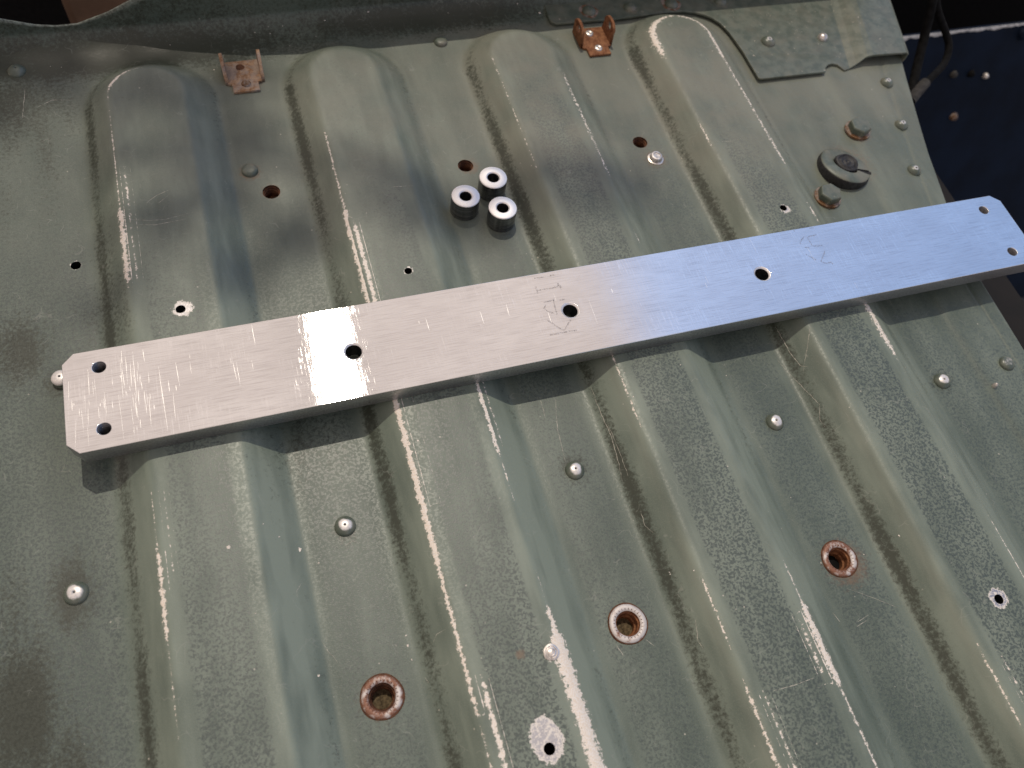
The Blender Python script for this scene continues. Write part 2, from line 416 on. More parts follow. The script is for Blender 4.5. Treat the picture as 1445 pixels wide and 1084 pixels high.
HOLES = [  # x, y, radius
    (3.0, 116.8, 2.5), (51.4, 71.1, 2.3), (164.1, 71.1, 2.0), (388.7, 71.0, 2.1), (387.1, -164.9, 2.2), (164.6, -165.5, 2.3),
    (105.1, 147.0, 4.8), (216.7, 146.6, 4.6), (329.1, 146.0, 4.6),
    (105.9, -127.0, 5.9), (216.8, -126.8, 5.9), (327.9, -126.0, 5.9)]
FLY, FR, FZ = 281.0, 24.0, 10.0          # upturned flange at the back: plane and bend radius

def lines(base, extra):
    a = sorted(set(np.round(base, 3)) | set(np.round(extra, 3)))
    out = [a[0]]
    for q in a[1:]:
        if q - out[-1] > 0.12: out.append(q)
        elif q in extra_set: out[-1] = q
    return np.array(out)
ex, ey = [], []
for hx, hy, r in HOLES:
    for k in (-1.6, -1.0, -0.55, 0, 0.55, 1.0, 1.6):
        ex.append(round(hx + k * r, 3)); ey.append(round(hy + k * r, 3))
extra_set = set(ex) | set(ey)
bx = np.concatenate([np.linspace(-340, -45, 40), np.arange(-44, 496, 0.9), [496]])
bx = bx[bx <= 496]
by = np.concatenate([np.linspace(-420, -245, 30), np.arange(-243, 175, 2.0), np.arange(175, FLY - FR, 1.0)])
GX = lines(bx, ex); GY = lines(by, ey)
# rows past the bend
arc = [(FLY - FR + FR * math.sin(a), FZ - FZ * math.cos(a)) for a in np.linspace(0, math.pi / 2, 15)]
XX, YY = np.meshgrid(GX, GY)
# square-to-round warp at every hole, so that grid lines run round it
X2, Y2 = XX.copy(), YY.copy(); inside = np.zeros((len(GY) - 1, len(GX) - 1), bool)
cxm, cym = (GX[1:] + GX[:-1]) / 2, (GY[1:] + GY[:-1]) / 2
for hx, hy, r in HOLES:
    u, v = XX - hx, YY - hy; rho = np.maximum(abs(u), abs(v)); ll = np.hypot(u, v) + 1e-9
    w = np.clip((2.6 * r - rho) / (1.2 * r), 0, 1)
    X2 = np.where(w > 0, hx + u * (1 - w) + w * u / ll * rho, X2)
    Y2 = np.where(w > 0, hy + v * (1 - w) + w * v / ll * rho, Y2)
    inside |= (abs(cxm[None, :] - hx) < r) & (abs(cym[:, None] - hy) < r)
Z2 = height(X2, Y2)
# right-hand margin follows the sheet's splayed edge
def splay(x, y):
    t = np.clip((x - 425) / (496 - 425), 0, 1)
    return x + (edge_x(y) - 496) * t
XS = splay(X2, Y2)
rowsx, rowsy, rowsz = [XS], [Y2], [Z2]
FT = np.array([(-340, 70), (-60, 40), (-21, 19.6), (-5, 14.0), (6, 12.2), (17, 12.4), (35, 18.2), (52, 26), (75, 38), (110, 54), (150, 64), (600, 66)])
ft = np.interp(GX, FT[:, 0], FT[:, 1])
xe = splay(GX, np.full_like(GX, FLY))
z_end = height(GX, np.full_like(GX, FLY - FR))
for yy, zz in arc[1:]:
    rowsx.append(xe[None]); rowsy.append(np.full((1, len(GX)), yy)); rowsz.append((z_end * max(0, 1 - zz / FZ) + zz)[None])
for k in (0.12, 0.3, 0.5, 0.75, 1.0):
    rowsx.append(xe[None]); rowsy.append(np.full((1, len(GX)), FLY)); rowsz.append((FZ + (ft - FZ) * k)[None])
# rolled bare edge of the flange: back and down
rowsx.append(xe[None]); rowsy.append(np.full((1, len(GX)), FLY + 1.3)); rowsz.append(ft[None])
rowsx.append(xe[None]); rowsy.append(np.full((1, len(GX)), FLY + 1.3)); rowsz.append((ft - 14)[None])
AX, AY, AZ = np.vstack(rowsx), np.vstack(rowsy), np.vstack(rowsz)
# hem at the right-hand edge: rolls down
hx_ = [AX, AX[:, -1:] + 0.6, AX[:, -1:] + 0.7, AX[:, -1:] - 6]
hz_ = [AZ, AZ[:, -1:] - 0.5, AZ[:, -1:] - 2.2, AZ[:, -1:] - 2.6]
AX = np.hstack(hx_); AZ = np.hstack(hz_); AY = np.hstack([AY] + [AY[:, -1:]] * 3)
nr, nc = AX.shape
idx = np.arange(nr * nc).reshape(nr, nc)
F = np.stack([idx[:-1, :-1], idx[:-1, 1:], idx[1:, 1:], idx[1:, :-1]], -1)
keep = np.ones((nr - 1, nc - 1), bool); keep[:inside.shape[0], :inside.shape[1]] &= ~inside
F = F[keep]
me = bpy.data.meshes.new('floor_sheet')
P = np.stack([AX, AY, AZ], -1).reshape(-1, 3) * S
me.vertices.add(len(P)); me.vertices.foreach_set('co', P.ravel())
me.loops.add(F.size); me.loops.foreach_set('vertex_index', F.ravel().astype(np.int32))
me.polygons.add(len(F)); me.polygons.foreach_set('loop_start', np.arange(0, F.size, 4, dtype=np.int32))
me.polygons.foreach_set('use_smooth', np.ones(len(F), bool))
me.update(calc_edges=True)

# --- wear, dust, stain and painted-light fields, stored per vertex
fx, fy = AX.ravel(), AY.ravel()
d, ri = rib_d(fx, np.minimum(fy, FLY))
left = fx < np.array(RIB_X)[ri]
WEAR = {  # rib, side: (y0, y1, strength, half width in mm)
    (0, 'L'): [(226, 240, .95, 1.5), (190, 226, .25, .8), (137, 196, .55, .8), (92, 140, 1.05, 1.8), (-45, -19, .35, .8), (-85, -45, .85, 1.5), (-120, -85, .3, 1)],
    (1, 'L'): [(116, 175, .6, 1.2), (40, 120, 1.15, 1.8), (-85, 20, 1.2, 1.5), (-145, -80, .85, 1.3), (-185, -140, .6, 1.2)],
    (1, 'R'): [(-40, 15, 1.0, 1.6), (-60, -35, .45, .9), (-108, -98, .4, .8), (-126, -112, .9, 2.0), (-240, -122, 1.7, 2.4)],
    (2, 'L'): [(125, 220, .3, 1.0), (-40, 5, .55, 1.0), (-150, -118, .6, 1.0), (-240, -165, .7, 1.4)],
    (2, 'R'): [(115, 200, .42, 2.6), (66, 72, .5, 1), (-150, -122, .6, 1.0), (-178, -140, 1.15, 2.2), (-240, -176, .75, 1.2)],
    (3, 'L'): [(205, 242, .95, 3.0), (126, 145, .55, 1.2), (-215, -182, .55, 1.2)],
    (3, 'R'): [(195, 242, .8, 2.6), (143, 200, .55, 2.4), (105, 145, .6, 2.4), (60, 70, .7, 2.0), (-34, 2, .9, 3.2), (-170, -128, .7, .6)],
}
wear = np.zeros_like(fx); narrow = np.full_like(fx, 0.7)
for (r, sdn), segs in WEAR.items():
    sel = (ri == r) & (left if sdn == 'L' else ~left)
    for y0, y1, s_, wdt in segs:
        yq = np.where(fy > TIP_Y, TIP_Y + (fy - TIP_Y), fy)
        g = np.clip((yq - y0 + 4) / 8, 0, 1) * np.clip((y1 - yq + 4) / 8, 0, 1) * s_
        up = sel & (g > wear)
        wear = np.where(up, g, wear); narrow = np.where(up, 1.0 / wdt, narrow)
wear[d > 40] = 0
edge_a = d - 20.4
# further rubbed lines running beside the edges: rib, x, y range, strength, half width
for r, lx, y0, y1, s_, wdt in [(1, 146.0, -240, -134, 1.0, 1.4), (1, 143.6, 20, 108, 1.15, 1.2), (1, 146.2, -52, 12, .38, .9), (1, 184.6, -34, 12, .40, 1.3), (1, 140.6, -175, -150, .5, 1.0), (0, 34.2, -62, -18, .32, .9), (0, 33.6, 92, 165, .45, 1.2), (2, 288.5, -172, -148, .7, 1.6), (2, 259.5, -235, -172, .5, 1.5), (3, 373.5, -235, -188, .4, 1.2)]:
    l2 = np.abs(fx - lx); use2 = (ri == r) & (l2 < 2.6) & (fy > y0 - 4) & (fy < y1 + 4)
    wear = np.where(use2, s_ * np.clip((fy - y0 + 4) / 8, 0, 1) * np.clip((y1 - fy + 4) / 8, 0, 1), wear)
    narrow = np.where(use2, 1 / wdt, narrow); edge_a = np.where(use2, l2, edge_a)
scr = np.full_like(fx, -1.0)
for x, y, ax_, by_, s_ in [(52.6, 71.4, 6.2, 5.6, .55), (164.1, 71.4, 3.6, 3.4, .35), (389.6, 70.0, 4.2, 4.4, .4), (387.2, -164.2, 5.4, 5.6, .75), (164.6, -161.8, 7.6, 10.2, .95), (176.9, -130.6, 4.5, 5.5, .3), (3.0, 116.8, 3.4, 3.4, .5)]:
    scr = np.maximum(scr, s_ - np.hypot((fx - x) / ax_, (fy - y) / by_) * s_)
rust_a = np.zeros_like(fx)
for x, y, r in [(105.1, 147, 7), (218.5, 145.5, 8), (329.6, 146, 7), (330, -129, 15), (334, 131, 9), (96, 163, 8), (105.9, -127, 11), (480, 128, 11), (431, 81, 11), (456, 103, 22), (104, 236, 15), (330, 236, 15), (164, -128, 3)]:
    rust_a = np.maximum(rust_a, 0.8 * np.clip(1.25 - np.hypot(fx - x, fy - y) / r, 0, 1))
stain = np.zeros_like(fx)
def blob(x, y, ax_, ay_, s_, rot=0.0):
    global stain
    c, s = math.cos(rot), math.sin(rot)
    u, v = (fx - x) * c + (fy - y) * s, -(fx - x) * s + (fy - y) * c
    stain = np.maximum(stain, s_ * np.exp(-(u / ax_) ** 2 - (v / ay_) ** 2))
for a in [(-8, -52, 11, 20, .9), (-28, -95, 16, 36, .95), (-12, -120, 14, 22, .7), (-30, -60, 12, 40, .5), (-26, 72, 18, 24, .8), (-30, 160, 10, 30, .45), (22, 75, 8, 60, .5), (2, 85, 9, 40, .35), (106, -54, 8, 8, .6), (217, -50, 9, 10, .7), (329, -51, 9, 8, .6), (435, -52, 9, 8, .7),
          (10, 60, 14, 60, .45), (103, -127, 11, 14, .5), (216, -127, 11, 13, .5), (324, -124, 9, 12, .4), (95, -5, 26, 40, .45), (30, 266, 150, 19, 1.05), (230, 272, 110, 14, 1.0), (-40, 235, 60, 45, .75), (-8, 200, 10, 60, .5), (176, -128, 6, 7, .5), (-7, 50, 9, 10, .9), (470, 240, 90, 30, .35)]: blob(*a)
# grime lodged along the foot of the ribs on their left side, uneven along the length
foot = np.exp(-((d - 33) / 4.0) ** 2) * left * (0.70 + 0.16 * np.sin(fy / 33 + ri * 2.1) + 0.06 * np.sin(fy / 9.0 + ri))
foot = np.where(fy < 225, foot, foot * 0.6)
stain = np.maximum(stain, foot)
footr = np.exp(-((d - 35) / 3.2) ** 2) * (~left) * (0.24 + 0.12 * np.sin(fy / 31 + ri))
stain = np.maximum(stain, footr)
dust = np.clip((fy - 40) / 110, 0, 1) * (0.30 + 0.58 * np.clip((fx - 40) / 260, 0, 1)) * (1 - 0.25 * np.clip((d - 36) / 5, 0, 1))
dust = np.maximum(dust, 0.28 * np.exp(-((d - 23) / 2.2) ** 2) * left * (ri > 1))
dust = np.where(fy > 262, dust * (0.25 + 0.5 * (np.sin(fx / 17.0) * np.sin(fx / 41.0 + 1) > 0.25)), dust)
oxide_and_light = 0.78 - 0.30 * np.clip((d - 36) / 5, 0, 1) + 0.26 * np.exp(-((d - 19) / 5.0) ** 2) + 0.55 * np.exp(-((d - 27) / 4.5) ** 2) * (~left) + 0.12 * np.sin(fx / 5.3 + 0.3 * np.sin(fy / 40)) * (d > 40)  # right flanks painted paler: rubbed band, also offsetting their shade
oxide_and_light = oxide_and_light * (1 - 0.22 * np.clip((fy - 60) / 60, 0, 1) * np.clip((230 - fx) / 120, 0, 1))
oxide_and_light = oxide_and_light * np.where(fx > 462, 1.15, 1.0)
oxide_and_light = np.where(fy > FLY - 8, 0.2, oxide_and_light)
spot = np.clip((15.5 - d) / 4, 0, 1) * (0.75 + 0.25 * np.tanh((RIB_X[3] - 300 + fx - 160) / 100)) + 0.55 * np.clip((d - 38) / 6, 0, 1)
oxide_and_light = np.where(fy < FLY - 8, oxide_and_light * (1 - 0.30 * np.clip((30 - fx) / 25, 0, 1)), oxide_and_light)
spot = spot + 0.5 * np.clip((25 - fx) / 20, 0, 1)
spot = spot * (1 - 0.6 * np.clip((fy + 0.25 * fx * np.sin(fx / 60.0) - 60) / 90, 0, 1))
wear = np.where(AZ.ravel() > ft.min() - 50, wear, wear)
# bare rolled edge of the flange
lip = np.zeros((nr, nc)); lip[-3:-1, :] = 1
oxide_and_light = np.where(lip.ravel() > 0, 1.5, oxide_and_light)
for nme, arr in dict(edge=edge_a, wear=wear, narrow=narrow, scrape=scr, rust=rust_a, stain=stain, dust=dust, oxide_and_light=oxide_and_light, spot=spot).items():
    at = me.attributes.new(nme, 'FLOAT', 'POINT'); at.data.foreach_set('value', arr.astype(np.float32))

bed = empty('truck_bed', (0, 0, 0))
tag(bed, 'worn green ribbed metal truck bed floor under the bar, with rivets and rusty holes', 'truck bed')
floor = link('floor_sheet', me, M['floor'], bed)
def hz(x, y): return float(height(x, y))

# ---- holes: sleeves and rusty captive nuts below the sheet
for i, (x, y, r) in enumerate(HOLES):
    z = hz(x, y)
    if r < 3:
        o = lathe('hole_sleeve', [(r + 0.35, -0.25), (r + 0.02, -0.1), (r, -1.0), (r, -9), (0, -9.2)], M['dark'], bed, (x, y, z + 0.12), 24)
    elif r < 5:
        o = lathe('captive_nut', [(r + 0.15, -0.05), (r + 0.1, -1.2), (r - 0.6, -1.4), (r - 0.6, -2.2), (r - 1.1, -2.6), (r - 0.7, -3.2), (r - 1.1, -3.8), (r - 0.7, -4.4), (r - 1.1, -5), (r - 0.8, -8), (0, -8.2)], M['rust_dark'], bed, (x, y, z), 32)
        tag(o, 'rusty captive nut below a plain hole in the floor')
    else:
        f = lathe('flanged_bush', [(8.7, -0.25), (8.6, 0.25), (8.0, 0.75), (6.6, 0.85), (6.0, 0.6), (5.6, 0.1)], M['flange'] if i == 10 else M['flange_rusty'], bed, (x, y, z + 0.15), 48, wob=0.006, sharp=60)
        tag(f, 'scuffed round steel flange round a deep rusty hole')
        lathe('rust_ring', [(9.3, -.2), (9.1, .12), (8.5, .32)], M['rust_dark'], f, (0, 0, -.05), 48, wob=.012)
        lathe('bore', [(5.62, 0.12), (5.4, -1.2), (4.9, -1.6), (4.9, -5.0), (4.2, -5.6), (4.2, -11)], M['rust'] if i != 9 else M['rust_dark'], f, (0, 0, 0), 40)
        lathe('dirt_plug', [(4.3, -8.6), (2.5, -8.2), (0, -8.5)], M['soil'] if i != 11 else M['dark'], f, (0, 0, 0), 24, wob=0.05)
        # knurl marks of the crimped flange
        v, fc = [], []
        for k in range(26):
            a = 2 * math.pi * k / 26
            for rr, da in ((6.1, -.028), (6.8, -.016), (6.8, .016), (6.1, .028)):
                v.append((rr * math.cos(a + da), rr * math.sin(a + da), 0.70 if rr < 6.5 else 0.93))
            fc.append((4 * k, 4 * k + 1, 4 * k + 2, 4 * k + 3))
        kn = mesh_obj('knurl_marks', v, fc, M['rust_dark'], f)
        kn['kind'] = 'stuff'

# ---- blind rivets
DOME = [(4.9, -0.4), (4.75, 0.5), (4.3, 1.3), (3.5, 2.05), (2.5, 2.55), (1.5, 2.8), (0.75, 2.85), (0.55, 2.5), (0, 2.3)]
FLAT = [(4.6, -0.4), (4.5, 0.9), (4.1, 1.6), (3.3, 2.1), (2.2, 2.3), (0, 2.35)]
TALL = [(4.2, -0.4), (4.1, 2.6), (3.7, 3.6), (2.8, 4.2), (1.4, 4.5), (0.7, 4.5), (0.5, 4.2), (0, 4.1)]
RIVETS = [ # x, y, radius scale, profile, material, label
    (-20.1, 261.7, 1.0, DOME, 'rivet', 'green painted rivet near the back left flange'), (96.1, 163.9, 1.0, FLAT, 'rivet_dusty', 'dusty brown round rivet beside a rusty hole'),
    (228.8, 251.2, .95, FLAT, 'rivet_dusty', None), (-6.6, -52.3, 1.05, DOME, 'rivet_worn', 'blind rivet rubbed white on top, in a dark stain'),
    (105.9, -51.7, 1.0, DOME, 'rivet_worn', None), (217.3, -51.5, 1.0, DOME, 'rivet_worn', None), (328.7, -51.6, 1.0, DOME, 'rivet_worn', None),
    (434.7, -51.3, .98, DOME, 'rivet_worn', None), (478.5, -50.7, .95, FLAT, 'rivet_worn', None),
    (524.1, 167.2, .95, DOME, 'rivet_tip', None), (513.9, 129.1, .95, DOME, 'rivet_tip', None), (501.3, 90.9, .95, DOME, 'rivet_tip', None),
    (-6.5, 50.8, 1.0, TALL, 'rivet_worn', 'tall rivet rubbed pale, half hidden by the end of the bar'),
    (462.8, -61.5, .3, DOME, 'rivet_bare', None)]
dot = simple('dark_mandrel_hole', (0.012, 0.012, 0.012), 0.8)
for x, y, s_, pr, mt, lb in RIVETS:
    z = hz(x, y)
    o = lathe('rivet', [(r * s_, zz) for r, zz in pr], M[mt], bed, (x, y, z), 32, rot=(R(rnd.uniform(-2, 2)), R(rnd.uniform(-2, 2)), rnd.uniform(0, 6)), wob=0.008, sharp=50)
    if lb: o['label'] = lb
    if pr is not FLAT and s_ > .5:
        zt = pr[-1][1]
        lathe('mandrel_hole', [(0.55, zt + .12), (0.4, zt + .14), (0, zt + .13)], dot, o, (0, 0, 0), 10)
o = lathe('rivet_tail', [(5.2, -.3), (5.0, .35), (4.0, .6), (3.7, 2.4), (3.2, 3.0), (2.4, 3.1), (2.2, 2.6), (0, 2.5)], M['rivet_bare'], bed, (334.0, 131.5, hz(334, 131.5)), 28, wob=0.02)
o['label'] = 'bare metal rivet tail with a rusty skirt beside a hole'
o = lathe('rivet_stub', [(3.6, -.3), (3.4, .3), (2.6, .55), (2.3, .2), (1.5, .5), (1.3, .15), (0, .5)], M['rivet_bare'], bed, (176.9, -130.6, hz(176.9, -130.6) + .1), 28, wob=0.03)
o['label'] = 'flattened bare rivet stub on top of a rib'

# ---- the two riveted brackets
def bracket(x, y, mat, eye, label, rz):
    z = hz(x, y + 10) + 0.1
    b = empty('bracket', (x, y, z), bed, rz); b['label'] = label
    base = plate_mesh('base_plate', [(-7.6, 0), (7.6, 0), (7.6, 7), (10, 7.6), (10, 26), (-10, 26), (-10, 7.6), (-7.6, 7)], [], 1.6, 0.2)
    link('base_plate', base, mat, b)
    for s_ in (-1, 1):
        if eye:   # rounded upright ear with a slot through it
            prof = [(9, 0)] + [(17.5 + 7.6 * math.cos(a), 9.2 + 4.8 * math.sin(a)) for a in np.linspace(-.3, math.pi + .3, 16)][::-1] + [(26, 0)]
            em = plate_mesh('ear', prof, [(17.5, 9.2, 3.0)], 1.9, 0.25, 20)
        else:
            em = plate_mesh('ear', [(8, 0), (9, 3.0), (19, 9.5), (24, 10.2), (26, 8.5), (26, 0)], [], 2.0, 0.25)
        # local plate lies in x-y; stand it up: x -> y, y -> z
        bm = bmesh.new(); bm.from_mesh(em)
        for vv in bm.verts:
            px, py, pz = vv.co
            lean = 0.05 * py * s_
            vv.co = (s_ * (10.4 * S) + (pz - 0.8 * S) + lean, px, py)
        bmesh.ops.recalc_face_normals(bm, faces=bm.faces)
        bm_obj('ear', bm, mat, b)
    for k, (rx, ry) in enumerate(((0.4, 6.0), (-1.0, 20.5))):
        if not eye and k == 1:
            lathe('bolt_hole', [(2.6, 1.45), (2.5, 1.7), (1.9, 1.72), (0, 1.66)], M['rust_dark'], b, (rx, ry, 0), 20, wob=.05)
        else:
            lathe('rivet', [(2.9, 1.4), (2.8, 1.9), (2.4, 2.4), (1.6, 2.6), (1.2, 2.4), (0, 2.45)], M['rivet_bare'] if eye else M['rust_grey'], b, (rx, ry, 0), 20)
bracket(103.6, 224.4, M['rust_tan'], False, 'bracket of rusty and bare grey steel with two upright ears, on the left', 0.01)
bracket(330.2, 222.8, M['rust'], True, 'brown rusty bracket with two eyed ears, below the overlapping plate', 0.0)

# ---- hex bolts with rusty washers
def hexbolt(x, y, rz, tilt, label):
    z = hz(x, y) + 0.1
    b = empty('hex_bolt', (x, y, z), bed, rz); b['label'] = label
    lathe('washer', [(8.6, 0), (8.5, 1.3), (8.1, 1.6), (5.5, 1.7)], M['rust_grey'], b, (0, 0, 0), 36)
    v, f = [], []
    rings = [(7.3, 1.65), (7.3, 5.4), (6.6, 6.2)]
    for r_, zz in rings:
        for k in range(6):
            a = math.pi / 3 * k; v.append((r_ * math.cos(a), r_ * math.sin(a), zz))
    for q in range(2):
        for k in range(6): f.append((6 * q + k, 6 * q + (k + 1) % 6, 6 * q + 6 + (k + 1) % 6, 6 * q + 6 + k))
    f.append((12, 13, 14, 15, 16, 17))
    h_ = mesh_obj('bolt_head', v, f, M['bolt'], b)
    h_.rotation_euler = tilt
    bv = h_.modifiers.new('bevel', 'BEVEL'); bv.width = 0.0004; bv.segments = 2
hexbolt(479.0, 129.5, 0.35, (0, 0, 0), 'green hex bolt on a rusty washer, farther from the bar')
hexbolt(431.0, 81.5, 0.1, (0, 0, 0), 'green hex bolt on a washer, nearer the bar')

# ---- wedge-shaped rubber disc, slit to the centre
def disc(x, y):
    b = empty('slit_disc', (x, y, hz(x, y)), bed); b['label'] = 'crescent shaped painted rubber disc with a black knob in its centre'
    v, f = [], []; n = 60
    a0, a1 = R(-22), R(322)
    hi = R(222)                     # thickest towards the camera's left
    def th(a): return 3.3 + 3.1 * math.cos(a - hi)
    prof = [(8.2, -.3, 0), (8.2, 0, 1), (8.6, .25, 1), (15.6, .25, 1), (16.4, -.2, 1), (16.8, -1.0, 1), (17.2, -.6, 0)]
    for k in range(n + 1):
        a = a0 + (a1 - a0) * k / n
        for r_, dz, w_ in prof:
            v.append((r_ * math.cos(a), r_ * math.sin(a), max(th(a) * w_ + dz, -.3)))
    m_ = len(prof)
    for k in range(n):
        for j in range(m_ - 1): f.append((k * m_ + j, (k + 1) * m_ + j, (k + 1) * m_ + j + 1, k * m_ + j + 1))
    f.append(tuple(range(m_))); f.append(tuple(n * m_ + j for j in range(m_))[::-1])
    me_ = bpy.data.meshes.new('disc'); me_.from_pydata([(p[0] * S, p[1] * S, p[2] * S) for p in v], [], f)
    bm = bmesh.new(); bm.from_mesh(me_); bmesh.ops.recalc_face_normals(bm, faces=bm.faces)
    for e in bm.edges:
        if len(e.link_faces) == 2 and e.calc_face_angle(0) > R(40): e.smooth = False
    for q in bm.faces: q.smooth = True
    me_.materials.append(M['bolt']); me_.materials.append(M['rubber'])
    for q in bm.faces:
        if abs(q.normal.z) < 0.6: q.material_index = 1
    bm.to_mesh(me_); bm.free()
    link('disc', me_, None, b)
    lathe('knob', [(7.6, -.2), (7.6, 4.6), (7.0, 5.6), (6.0, 6.0), (5.2, 5.4), (4.2, 6.0), (2.6, 5.5), (1.4, 6.0), (0, 5.0)], M['rubber'], b, (.4, .6, 0), 40, wob=.03)
    mesh_obj('slit', [(7, -1.0, 2.2), (17.6, -4.4, 1.2), (17.6, -5.8, .4), (7, -2.8, 1.6), (7, -1.0, -.3), (17.6, -4.4, -.3), (17.6, -5.8, -.3), (7, -2.8, -.3)],
             [(0, 1, 2, 3), (0, 4, 5, 1), (1, 5, 6, 2), (2, 6, 7, 3), (3, 7, 4, 0)], M['rubber'], b, rot=(0, 0, R(-8)))
disc(453.5, 101.5)

# ---- overlapping plate at the back right, riveted down, with a hemmed lip
PL = [(306.8, 300), (306.9, 273.8), (305.8, 259.5), (306.8, 256.7), (309.6, 254.6), (353.9, 254.0), (386.3, 255.4), (404, 255.2), (411.8, 253), (418, 249.6), (422.2, 246.0), (426.2, 240), (428.9, 230.1), (430.6, 210), (430.4, 184.6), (431.6, 183.4),
      (481.2, 182.6), (482.6, 183.2), (483.6, 186), (486.8, 188.6), (491.0, 189.6), (494.7, 188.2), (497.8, 182.6), (506, 184.5), (515.5, 187.6), (531, 187), (547.3, 186.0), (565.4, 246.3), (580, 300)]
pm = plate_mesh('overlap_plate', PL, [], 1.7, 0.3)
bm = bmesh.new(); bm.from_mesh(pm)
for off in (496, 503, 508, 512, 516, 520, 526):
    g = list(bm.verts) + list(bm.edges) + list(bm.faces)
    bmesh.ops.bisect_plane(bm, geom=g, plane_co=(off * S, 186 * S, 0), plane_no=Vector((1, -0.30, 0)).normalized())
for vv in bm.verts:
    q = vv.co.x / S - 0.30 * (vv.co.y / S - 186)
    tq = min(max((q - 503) / 17, 0), 1); tq = tq * tq * (3 - 2 * tq)
    vv.co.z += (5.2 * tq - 1.0 * math.exp(-((q - 500) / 6) ** 2)) * S
bm.to_mesh(pm); bm.free()
plate = link('overlap_plate', pm, M['plate'], bed, (0, 0, 1.3))
plate['label'] = 'overlapping green plate with a curved cut-out, riveted over the back right corner'
v, f = [], []
for k in range(12):
    y = 186.0 + k * 10; x = 547.3 + (y - 186) * 0.2985
    for dx, dz in ((-.3, 6.9), (1.6, 6.6), (2.7, 5.4), (2.8, 2.0), (2.2, -2.0), (0.8, -3.0), (.9, -1.8), (1.6, 1.0), (1.5, 4.6), (.6, 5.5), (-.3, 5.7)):
        v.append((x + dx, y, dz))
for k in range(11):
    for j in range(10): f.append((k * 11 + j, k * 11 + 11 + j, k * 11 + 12 + j, k * 11 + 1 + j))
f.append(tuple(range(11)))
mesh_obj('folded_lip', v, f, M['plate'], plate, (0, 0, 0), True)
for k, (x, y, mt) in enumerate([(335.9, 263.6, 'rivet'), (366.4, 263.3, 'rivet_dusty'), (397.8, 262.9, 'rivet'), (435.6, 261.2, 'rivet'), (453.3, 216.6, 'rivet_tip'), (496.6, 214.9, 'rivet_bare')]):
    s_ = 1.0 if k < 4 else (1.05 if k == 4 else .75)
    o = lathe('rivet', [(r * s_, z) for r, z in DOME], M[mt], plate, (x, y, 1.6), 28, wob=.01, sharp=50)
    if k < 4: # ring of flaked paint round the rivet
        lathe('flaked_ring', [(7.2, .02), (6.5, .10), (5.0, .12), (0, .12)], M['rust_grey'] if k % 2 == 0 else M['bolt'], plate, (x, y, 1.62), 28, wob=.05)

# ---- scratches and loose chips of paint lying on the floor sheet
SCR = [[(239.8, -11.0), (239.7, -27.1), (240.5, -39.5), (239.2, -54.3), (238.1, -62.7)], [(240.8, -32.8), (241.3, -47.2), (241.0, -61.9)], [(212.8, -9.3), (212.0, -21.6)], [(220.3, -12.2), (216.1, -28.1), (214.2, -46.0)], [(353.4, 0.9), (353.9, -16.3), (355.2, -25.7), (357.7, -28.1)], [(370.5, -0.0), (355.3, -29.0)], [(346.5, -16.2), (351.7, -35.4), (354.9, -49.2), (352.2, -57.2), (352.8, -61.5)], [(324.7, -139.8), (334.3, -146.5), (344.5, -154.4)], [(263.8, -171.3), (274.1, -171.8), (283.7, -171.5)], [(83.1, -72.5), (80.5, -76.0), (80.5, -78.4)], [(86.5, -97.9), (88.1, -102.8), (91.4, -108.7)], [(-16.5, 246.5), (-18.4, 224.5)], [(-11.6, 230.8), (-2.8, 235.9), (7.0, 234.3)], [(94.5, 274.5), (93.8, 253.6)], [(131.2, -112.2), (133.3, -109.7), (137.1, -109.2)], [(208.5, -133.9), (210.0, -139.0)], [(222.2, -135.6), (224.9, -139.0)], [(124.5, -124.3), (125.5, -127.0)], [(312.5, -148.0), (313.8, -152.8)], [(320.6, -156.9), (326.5, -155.7)], [(322.2, -155.1), (329.0, -153.6)], [(240.6, -79.5), (240.2, -86.7), (242.1, -91.4)], [(104.0, -60.5), (108.6, -58.9)], [(245.2, -133.9), (243.1, -143.0), (244.0, -146.4)]]
SCR += [[(33, 131), (42, 128.5), (50, 127.5), (64, 130)], [(36, 127), (45, 125), (60, 126)], [(369, 128), (378, 126), (392, 127.5)], [(168, 128), (180, 127)], [(42, 140), (47, 144), (54, 147)], [(48, 139), (53, 143)], [(460, 210), (470, 214), (486, 222)], [(440, 196), (452, 203)]]
FLECK = [(56.9, -52.6, 1.6), (77.4, -51.4, 1.0), (84.6, -57.6, 2.0), (91.6, -65.3, 0.8), (72.2, -45.3, 0.6), (255.1, -25.4, 0.6), (87.3, 246.8, 0.8), (65.0, 269.8, 0.6), (158.2, 284.5, 1.2), (159.4, 276.2, 1.2), (187.7, 278.5, 1.6), (288.1, 275.9, 1.2), (302.0, 268.3, 1.2), (-2.1, 262.5, 0.48), (3.6, 261.1, 0.48), (82.8, -112.1, 1.0), (63.6, -83.0, 0.6), (242.5, -110.9, 0.8), (251.3, -114.3, 1.0), (242.5, -111.9, 0.6), (457.1, 222.7, 0.8), (358.9, -124.4, 1.0), (341.2, -127.3, 0.8), (121.1, -105.6, 0.8), (120.7, -109.8, 1.0), (121.1, -115.9, 0.8), (314.7, -20.1, 0.6), (285.9, -13.9, 0.48), (410.2, -42.0, 0.6), (133.0, 275.1, 0.8)]
v, f = [], []
